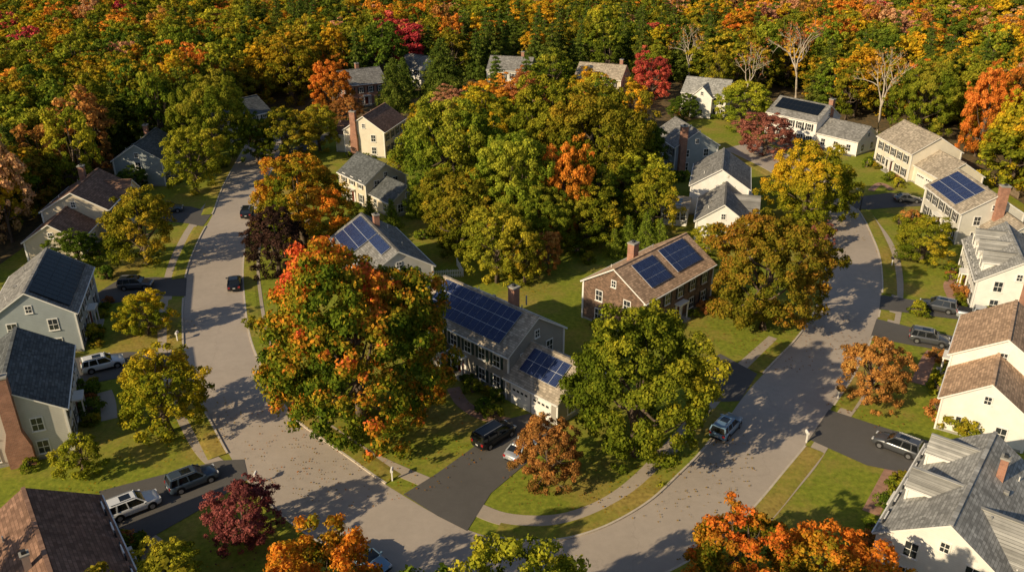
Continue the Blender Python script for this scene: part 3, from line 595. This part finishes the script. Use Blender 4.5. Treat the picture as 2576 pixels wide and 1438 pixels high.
TL=[(890,640,1148,480,'maple','L',0,.07),(1610,795,1200,395,'olive','L',1,-.10),(1938,548,872,325,'olrust','L',0,-.02),(2038,365,595,222,'gold','L',0,-.24),
(1378,1055,1245,175,'rust','M',0,0),(1135,250,570,260,'green','L',0,.1),(1295,345,650,245,'green','L',1,.2),(1425,360,640,145,'orange','M',0,-.1),(1250,525,740,175,'lime','M',0,-.05),
(1505,230,540,280,'olive','L',0,.05),(1385,205,500,250,'olive','L',1,.05),(1565,300,520,180,'green','L',1,.2),(1215,225,430,190,'gold','M',0,-.25),(1235,340,520,120,'gold','M',1,-.05),
(1360,470,660,180,'green','L',0,.1),(1480,470,640,170,'olive','M',0,-.05),(1110,430,600,150,'olive','M',1,-.05),(1320,560,740,110,'olive','M',0,-.1),(1190,440,620,150,'green','M',0,.1),
(1380,585,700,75,'rust','S',0,0),(755,395,650,250,'mixor','L',0,.06),(692,533,718,160,'plum','M',0,0),(532,198,450,190,'green','L',0,.1),(482,330,508,145,'lime','M',0,-.1),
(350,480,695,185,'olive','M',0,.1),(364,728,858,135,'gold','M',1,-.1),(408,885,1118,230,'gold','M',0,-.26),(716,275,425,160,'olive','M',1,0),(640,290,430,110,'deep','M',0,.1),(610,1222,1390,185,'wine','M',0,.15),
(1868,1290,1560,290,'mixor','M',1,.02),(2118,1355,1610,320,'mixor','M',0,.25),(420,1392,1530,185,'lime','M',0,0),
(2195,855,1042,165,'rust','M',1,-.05),(2325,548,675,155,'olive','M',0,.0),(1928,285,410,140,'wine','M',0,.35),(1640,133,275,105,'red','M',0,.1),(1872,212,340,145,'lime','M',0,0),
(990,140,300,110,'pine','M',0,0),(835,150,310,105,'orange','M',0,-.15),(725,92,290,160,'gold','M',0,-.2),(190,585,690,130,'deep','M',0,0),(60,380,560,170,'olrust','M',0,0),
(1110,90,260,140,'pine','M',0,0),(1045,440,560,70,'thuja','S',0,0),(985,495,585,60,'thuja','S',0,0),(930,485,570,55,'thuja','S',0,0),(1580,535,650,80,'thuja','S',0,0),(1625,528,655,80,'thuja','S',0,0),
(1660,545,650,75,'thuja','S',0,0),(1545,570,655,65,'thuja','S',0,0),(1760,640,720,90,'olive','S',0,0),(1780,565,650,90,'lime','S',0,0),(200,1098,1215,130,'lime','S',0,-.2),(1990,430,520,100,'lime','M',0,0),
(800,270,400,110,'lime','M',0,.1),(870,245,330,90,'rust','M',0,0),(1330,180,330,120,'rust','M',1,.1),(1130,220,300,90,'pink','M',0,0),(330,420,490,90,'deep','S',0,0),(1720,240,310,90,'deep','M',0,0),
(1015,140,260,80,'pine','M',0,0),(905,310,400,50,'lime','S',0,0),(1000,385,440,50,'lime','S',0,0),(2480,170,430,120,'orange','M',0,0),(2560,230,500,150,'gold','M',0,-.2),
(2330,160,370,170,'green','L',0,.1),(1830,440,560,60,'deep','S',0,0),(2070,560,640,60,'wine','M',0,.3),(1060,270,400,90,'gold','M',1,-.2)]
for t_ in TL: tree(*t_[:5],cls=t_[5],var=t_[6],bias=t_[7])
HAND=list(TREES)
def tree_at(x,y,R_,h,pal,cls='M',var=0,name=None,bias=0):
    me=tmesh(pal,cls,var,bias); R,Hn=DIM[cls]
    if cls=='F' and pal=='pine': R,Hn=REAL['pine']
    o=bpy.data.objects.new(name or NAMES[pal],me); scene.collection.objects.link(o); o.location=(x,y,0)
    o.scale=(R_/R,R_/R,h/Hn); o.rotation_euler=(0,0,random.uniform(0,6.28)); TREES.append((x,y,R_,pal)); return o
# near-side street trees, crowns just entering the view or standing below it
for a in [(-14,44,4.6,11.6,'mixor','M',0,None,.25),(.3,40.5,4.9,13.2,'lime','M',0,None,-.1),(-11,34,6,15,'olive'),(8,35,5.5,14.6,'olive'),(-27,40,5.5,11,'olive'),(20,36,5.5,13.5,'rust'),(-46,40,6,12,'olive'),
 (33,34,5,13,'gold'),(-3,31,6,18,'deep'),(-20,35,6,14.5,'olive'),(13,31,6,18,'deep'),(-13,29,6,19,'deep')]: tree_at(*a)
b1=bare("bare_tree_mesh",5,5,15,'rust',1); b2=bare("thin_tree_mesh",9,5,15,'rust',8)
for (u,v,me,k) in [(2205,335,b1,1.25),(1875,260,b1,1.0),(1730,215,b1,1.1),(2000,250,b2,1.35),(1340,330,b1,.7)]:
    x,y=plot(u,v); o=bpy.data.objects.new("bare_tree",me); scene.collection.objects.link(o); o.location=(x,y,0); o.scale=(k,k,k); o.rotation_euler=(0,0,random.random()*6); HAND.append((x,y,4,'bare'))
# forest
forest=empty("forest",0,300)
rng=random.Random(3)
FK=[('green',.26),('olive',.21),('gold',.15),('deep',.11),('orange',.065),('rust',.05),('red',.025),('mixor',.06),('pink',.025),('lime',.045)]
def pick(x,y):
    s=math.sin(x*.021+1.3)+math.sin(y*.027+x*.011)+math.sin(x*.05-y*.03+2)
    s2=math.sin(x*.033-2+y*.017)+math.sin(y*.04+x*.013+.7)
    if s>1.0 and rng.random()<.6 or rng.random()<.07: return 'pine'
    r=rng.random()
    if s2>1.0 and rng.random()<.38: return rng.choice(['orange','mixor','rust','gold','pink'])
    for k,p in FK:
        r-=p
        if r<0: return k
    return 'green'
def blocked(x,y,rad):
    for hx,hy,rz,L,W,ext,wg,_ in HOUSES:
        dx,dy=x-hx,y-hy; lx=dx*math.cos(rz)+dy*math.sin(rz); ly=-dx*math.sin(rz)+dy*math.cos(rz)
        if -ext[0]-rad<lx<ext[1]+rad and abs(ly)<W/2+rad+1: return True
        if hy>185:   # keep a clearing on the street side of the woodland houses
            ux,uy=-hx,-hy; l=math.hypot(ux,uy); ux/=l;uy/=l; s=dx*ux+dy*uy; q=abs(dx*uy-dy*ux)
            if 0<s<(27 if hy>215 else 27) and q<8.5: return True
    return False
def nearhand(x,y):
    for hx,hy,r,p in HAND:
        if hy<165: continue
        dx,dy=x-hx,y-hy
        if dx*dx+dy*dy<(r+2.5)**2: return True
        l=math.hypot(hx,hy); ux,uy=-hx/l,-hy/l; s=dx*ux+dy*uy; q=abs(dx*uy-dy*ux)
        if 0<s<(38 if p=='red' else 20) and q<r+(4.5 if p=='red' else 2): return True
    return False
cnt=0; sp=7.5; y=40.0
while y<620:
    hw=.66*(y*CS+20)+35; x=-hw
    while x<hw:
        px=x+rng.uniform(-.42,.42)*sp; py=y+rng.uniform(-.42,.42)*sp
        if not inpoly(px,py,DEV) and not (py<110 and abs(px)<95) and not blocked(px,py,4.5) and not (py<260 and nearhand(px,py)):
            k=pick(px,py); me=tmesh(k,'F',rng.randint(0,2)); h=rng.uniform(12,18.5)*(1.12 if k=='pine' else 1)
            if py<215 and -62<px<70: h*=.8
            R,Hn=(4.6,19.0) if k=='pine' else DIM['F']; r_=rng.uniform(4.4,6.8)*(.8 if k=='pine' else 1)*(1+.0006*(py-150))
            o=bpy.data.objects.new("forest_tree",me); scene.collection.objects.link(o); o.parent=forest
            o.location=(px,py-300,0); o.scale=(r_/R,r_/R*rng.uniform(.9,1.1),h/Hn); o.rotation_euler=(0,0,rng.uniform(0,6.28)); cnt+=1
        x+=sp
    y+=sp*.92
# back-yard grove in the middle of the block
for i in range(60):
    x=rng.uniform(-11,25); y=rng.uniform(118,168)
    if blocked(x,y,4.5) or any((x-a)**2+(y-b)**2<30 for a,b,_,_ in TREES) : continue
    tree_at(x,y,rng.uniform(4.5,6.2),rng.uniform(10,12.5),rng.choice(['green','olive','gold','deep','olive','lime']),'M',rng.randint(0,1))
# shrubs round the houses
def shrub(x,y,s,pal):
    me=tmesh(pal,'B',rng.randint(0,1)); o=bpy.data.objects.new("shrub",me); scene.collection.objects.link(o)
    o.location=(x,y,0); o.scale=(s,s,s*rng.uniform(.7,1)); o.rotation_euler=(0,0,rng.uniform(0,6))
for hx,hy,rz,L,W,ext,wg,sh in HOUSES:
    if hy>215: continue
    c,s=math.cos(rz),math.sin(rz)
    def loc(lx,ly): return hx+lx*c-ly*s,hy+lx*s+ly*c
    x=-L/2+.6
    while x<L/2:
        if abs(x)>1.4 and rng.random()<.85: shrub(*loc(x,-W/2-rng.uniform(.9,1.6)),rng.uniform(.65,1.15),rng.choice(['deep','green','olive','green','rust']))
        x+=rng.uniform(1.3,2.2)
    y=-W/2
    while y<W/2:
        if rng.random()<.5 and ext[1]==L/2: shrub(*loc(L/2+1.3,y),rng.uniform(.6,1.2),rng.choice(['deep','green','lime']))
        if rng.random()<.5 and ext[0]==L/2: shrub(*loc(-L/2-1.3,y),rng.uniform(.6,1.2),rng.choice(['deep','green','lime']))
        y+=2
for (u,v,s,p) in [(225,850,1.4,'lime'),(215,1000,1.6,'deep'),(230,1040,1.5,'deep'),(2205,400,1.2,'green'),(2180,420,1.2,'green'),(2235,455,1.3,'green'),(2260,470,1.3,'lime'),
 (2290,560,1.6,'rust'),(2260,565,1.5,'olive'),(2430,720,1.6,'lime'),(2415,745,1.5,'rust'),(2380,960,1.5,'green'),(2360,985,1.4,'lime'),(2360,1050,1.7,'rust'),(2395,1085,1.8,'lime'),(2440,1100,1.6,'olive'),
 (2260,1250,1.3,'olive'),(2245,1280,1.2,'green'),(2310,790,1.5,'olive'),(1660,455,1.6,'deep'),(1690,455,1.6,'deep'),(1720,455,1.6,'green'),(1640,470,1.5,'deep'),(630,820,1.1,'olive'),(330,1395,1.6,'deep'),(300,1400,1.5,'deep'),
 (1190,985,1.2,'green'),(1215,1035,1.3,'deep'),(1240,1050,1.3,'green'),(2150,380,1.2,'rust'),(2100,390,1.1,'green'),(2050,380,1.2,'red'),(1490,620,1.4,'lime'),(1510,600,1.5,'green'),(1290,700,1.3,'lime'),
 (1450,640,1.6,'green'),(1480,660,1.3,'olive'),(1120,620,1.4,'green'),(1150,610,1.6,'lime'),(1060,600,1.4,'green'),(560,420,1.5,'deep'),(270,700,1.6,'deep'),(300,620,1.7,'olive'),(250,640,1.6,'green'),(480,430,1.5,'green')]:
    shrub(*plot(u,v),s,p)
# fallen leaves
rn=np.random.default_rng(11); pts=[];cols=[]
lp={'maple':'mixor','mixor':'mixor','rust':'rust','orange':'orange','olive':'gold','gold':'gold','wine':'wine','red':'red','olrust':'rust'}
for x,y,r,p in TREES:
    if p in('pine','thuja','plum') or y>150: continue
    n=int(r*r*9); rr=r*1.45*np.sqrt(rn.random(n))**1.2; a=rn.random(n)*6.283
    pts.append(np.stack([x+rr*np.cos(a)+.15*r,y+rr*np.sin(a)+.1*r,np.full(n,.05)],1)); cols.append(palc(lp.get(p,'gold'),rn.uniform(.4,1,n))*.55)
P=np.vstack(pts); Cc=np.vstack(cols); n=len(P); a=rn.random(n)*6.28; s=rn.uniform(.05,.11,n)
t=np.stack([np.cos(a)*s,np.sin(a)*s,rn.normal(size=n)*.01],1); b=np.stack([-np.sin(a)*s,np.cos(a)*s,rn.normal(size=n)*.01],1)
P[:,2]=rn.uniform(.135,.15,n)
me=finish("fallen_leaves",np.stack([P+t,P+b,P-t,P-b],1),Cc,[],BARK); o=bpy.data.objects.new("fallen_leaves",me); scene.collection.objects.link(o)
# ------------------------------------------------------------------ vehicles
def loft(mb,secs,k,capk=None):
    n=len(secs[0]); o=[]
    vs=[p for s in secs for p in s]
    fs=[(i*n+j,i*n+(j+1)%n,(i+1)*n+(j+1)%n,(i+1)*n+j) for i in range(len(secs)-1) for j in range(n)]
    fs+=[tuple(range(n-1,-1,-1)),tuple(range((len(secs)-1)*n,len(secs)*n))]
    mb.add(vs,fs,k)
def car(u1,v1,u2,v2,kind,col,name):
    a=Vector(plot(u1,v1));b=Vector(plot(u2,v2)); c=(a+b)/2; d=b-a
    e=empty(name,c.x,c.y,math.atan2(d.y,d.x),.045)
    P={'suv':dict(L=4.7,w=.95,belt=1.08,hood=1.02,roof=1.70,ws=(1.05,.35),rs=(-2.05,-2.25),tail=1.05),
       'sedan':dict(L=4.7,w=.92,belt=.95,hood=.88,roof=1.43,ws=(.95,.15),rs=(-1.05,-1.75),tail=.98),
       'van':dict(L=5.0,w=1.0,belt=1.1,hood=1.05,roof=1.80,ws=(1.6,.75),rs=(-2.25,-2.42),tail=1.08),
       'pickup':dict(L=5.6,w=1.0,belt=1.15,hood=1.12,roof=1.85,ws=(1.1,.5),rs=(-.75,-.9),tail=1.15)}[kind]
    h=P['L']/2; w_=P['w']; mb=MB()
    def sec(x,wd,zb,zt,r=.1):
        return [(x,-wd*.9,zb),(x,-wd,zb+.12),(x,-wd,zb+(zt-zb)*.62),(x,-wd*.95,zt-.06),(x,-wd*.82,zt),(x,0,zt+.03),(x,wd*.82,zt),(x,wd*.95,zt-.06),(x,wd,zb+(zt-zb)*.62),(x,wd,zb+.12),(x,wd*.9,zb)]
    be,ho,ta=P['belt'],P['hood'],P['tail']
    secs=[sec(-h,w_*.86,.42,ta-.22),sec(-h+.1,w_*.94,.3,ta-.06),sec(-h+.35,w_,.25,ta),sec(-1.0,w_,.22,be),sec(.9,w_,.22,be),sec(1.2,w_,.22,be-.02),sec(h-.7,w_*.99,.24,ho-.04),sec(h-.25,w_*.94,.28,ho-.14),sec(h-.06,w_*.84,.34,ho-.28),sec(h,w_*.74,.42,ho-.42)]
    loft(mb,secs,'paint')
    body=mb.obj("body",e,smooth=True,matmap={'paint':CARP[col]})
    g=MB(); wf,wt=P['ws']; rt,rb=P['rs'][0],P['rs'][1]; zr=P['roof']
    wb,wtp=w_*.93,w_*.74; z0=be-.03
    gv=[(wf,-wb,z0),(wf,wb,z0),(rb,wb,z0),(rb,-wb,z0),(wt,-wtp,zr-.05),(wt,wtp,zr-.05),(rt,wtp,zr-.05),(rt,-wtp,zr-.05)]
    g.add(gv,[(0,1,5,4),(1,2,6,5),(2,3,7,6),(3,0,4,7),(4,5,6,7)],'cglass')
    xm=(wt+rt)/2; hl=(wt-rt)/2
    rv=[(wt+.06,-wtp*.94,zr-.05),(wt-.15,-wtp-.02,zr-.045),(rt+.15,-wtp-.02,zr-.045),(rt-.06,-wtp*.94,zr-.07),(rt-.06,wtp*.94,zr-.07),(rt+.15,wtp+.02,zr-.045),(wt-.15,wtp+.02,zr-.045),(wt+.06,wtp*.94,zr-.05)]
    rv2=[((x-xm)*.9+xm,y*.82,zr+.02) for x,y,z in rv]
    g.add(rv+rv2,[(i,(i+1)%8,8+(i+1)%8,8+i) for i in range(8)]+[tuple(range(8,16))],'paint')
    def bar(p,q,r,k='paint'):
        p=Vector(p);q=Vector(q);dd=(q-p);l=dd.length;dd.normalize(); s=dd.cross(Vector((0,1,0))).normalized(); g.obox((p+q)/2,dd,s,dd.cross(s),l/2,r,r*.7,k)
    for s in(-1,1):
        bar((wf,s*wb,z0),(wt,s*wtp,zr-.04),.05); bar((rb,s*wb,z0),(rt,s*wtp,zr-.04),.08)
        m1=(wf+rb)/2; bar((m1+.1,s*(wb+.005),z0),(m1,s*(wtp+.005),zr-.05),.05)
        if kind in('suv','van'):
            bar((rb+.75,s*(wb+.005),z0),(rt+.65,s*(wtp+.005),zr-.05),.06)
            g.box(xm,s*wtp*.86,zr+.06,hl*1.7,.05,.05,'metal')
        g.obox((wf-.15,s*(w_+.1),be+.05),(1,0,0),(0,1,0),UP,.09,.1,.07,'paint')
        for x in(h-.92,-h+.95):
            g.cyl((x,s*(w_-.1),.35),(0,1,0),.35,.24,'tyre',18); g.cyl((x,s*(w_+.025),.35),(0,1,0),.22,.03,'rim',10)
            g.cyl((x,s*(w_-.02),.40),(0,1,0),.43,.06,'black',18)
        g.obox((h-.16,s*w_*.66,ho-.26),(1,0,0),(0,1,0),UP,.12,.2,.07,'head'); g.obox((-h+.05,s*w_*.74,ta-.22),(1,0,0),(0,1,0),UP,.06,.14,.12,'tail')
        g.box(0,s*(w_-.01),.30,2.4,.06,.12,'black')
    g.box(h-.02,0,.52,.08,w_*1.0,.2,'black'); g.box(-h-.0,0,.42,.1,w_*1.3,.14,'black'); g.box(-h+.0,0,.66,.06,.34,.14,'plate')
    if kind=='pickup': g.box(-1.85,0,1.13,1.7,1.6,.12,'black')
    if kind=='suv': g.box(xm+.3,0,zr+.03,.9,.8,.03,'cglass')
    g.obj("cabin_and_wheels",e,matmap={'paint':CARP[col]})
for c_ in [(590,738,591,702,'sedan','black',"parked_sedan"),(619,553,627,530,'suv','black',"parked_suv"),(403,535,452,531,'suv','slate',"parked_suv"),(305,726,382,722,'suv','gray',"parked_suv"),
 (216,936,307,914,'suv','white',"parked_suv"),(432,1238,540,1196,'suv','slate',"parked_suv"),(282,1305,392,1262,'suv','white',"parked_suv"),(1203,1130,1282,1082,'van','black',"parked_minivan"),
 (1285,1165,1345,1112,'sedan','silver',"parked_sedan"),(890,1400,955,1440,'sedan','lblue',"parked_sedan"),(1800,1112,1850,1058,'suv','lblue',"parked_suv"),(2310,1152,2200,1110,'suv','gray',"parked_suv"),
 (2290,853,2382,870,'suv','gray',"parked_suv"),(2402,788,2312,770,'suv','gray',"parked_suv"),(2425,798,2500,812,'pickup','silver',"pickup_truck"),(2250,506,2312,509,'sedan','gray',"parked_sedan")]:
    car(*c_)
# ------------------------------------------------------------------ street furniture
def mailbox(u,v,col='trim',rz=0):
    x,y=plot(u,v); e=empty("mailbox",x,y,rz); mb=MB(); mb.box(0,0,.6,.13,.13,1.2,'trim'); mb.box(0,.12,.98,.09,.5,.09,'trim')
    n=8; vs=[]
    for yy in(-.15,.45):
        vs+=[(-.13,yy,1.03)]+[(-.13*math.cos(math.pi*i/n),yy,1.2+.13*math.sin(math.pi*i/n)) for i in range(n+1)]+[(.13,yy,1.03)]
    m=n+3; mb.add(vs,[(i,(i+1)%m,m+(i+1)%m,m+i) for i in range(m)]+[tuple(range(m-1,-1,-1)),tuple(range(m,2*m))],col)
    mb.box(.15,.1,1.25,.02,.05,.2,'tail'); mb.obj("post_and_box",e)
for a in[(447,858,'trim'),(645,1218,'trim'),(987,1208,'trim'),(2028,1112,'trim'),(2107,1002,'shut_k'),(2243,668,'shut_k')]: mailbox(*a)
def lamp(u,v,h=5.5):
    x,y=plot(u,v); e=empty("street_lamp",x,y,0); mb=MB(); mb.cyl((0,0,h/2),(0,0,1),.09,h,'shut_k',10,.06); mb.cyl((0,0,.25),(0,0,1),.17,.5,'shut_k',10,.12)
    mb.obox((-.45,0,h-.1),(1,0,0),(0,1,0),UP,.5,.04,.04,'shut_k'); mb.obox((-1.05,0,h-.12),(1,0,0),(0,1,0),UP,.3,.13,.07,'metal'); mb.obj("pole_and_head",e)
lamp(2163,530,4.2)
def bin_(u,v,k):
    x,y=plot(u,v); e=empty("wheelie_bin",x,y,.6); mb=MB()
    vs=[(-.25,-.3,.1),(.25,-.3,.1),(.25,.25,.1),(-.25,.25,.1),(-.32,-.38,1.0),(.32,-.38,1.0),(.32,.34,1.0),(-.32,.34,1.0)]
    mb.add(vs,[(3,2,1,0),(0,1,5,4),(1,2,6,5),(2,3,7,6),(3,0,4,7),(4,5,6,7)],k); mb.box(0,-.02,1.04,.7,.8,.08,k); mb.cyl((0,.3,.12),(1,0,0),.12,.6,'tyre',10); mb.cyl((0,.42,1.0),(1,0,0),.03,.6,'black',6); mb.obj("bin_body",e)
MAT['binb']=plain("blue_bin_plastic",(.03,.1,.3),.5,.1); MAT['binr']=plain("red_bin_plastic",(.35,.03,.02),.5,.1)
bin_(1788,925,'binb'); bin_(1798,945,'binb'); bin_(1790,940,'binr')
def fence(pts,name="white_fence",h=1.2,k='trim'):
    P=[Vector(plot(*p)) for p in pts]; mb=MB()
    for a,b in zip(P,P[1:]):
        d=b-a; L=d.length; d3=Vector((d.x,d.y,0)).normalized(); nn=d3.cross(Vector(UP)); c=(a+b)/2
        for z in(.35,1.0): mb.obox((c.x,c.y,z),d3,nn,UP,L/2,.03,.06,k)
        q=int(L/.25)
        for i in range(q+1): p=a+d*(i/q); mb.obox((p.x,p.y,h/2),d3,nn,UP,.06,.025 if i%8 else .07,h/2+(0 if i%8 else .1),k)
    mb.obj(name)
fence([(1090,700),(1165,695),(1150,668)]); fence([(2560,500),(2480,450)],"wooden_fence",1.5,'deck')
print("objects",len(bpy.data.objects),"forest",cnt,"t",time.time()-T0)
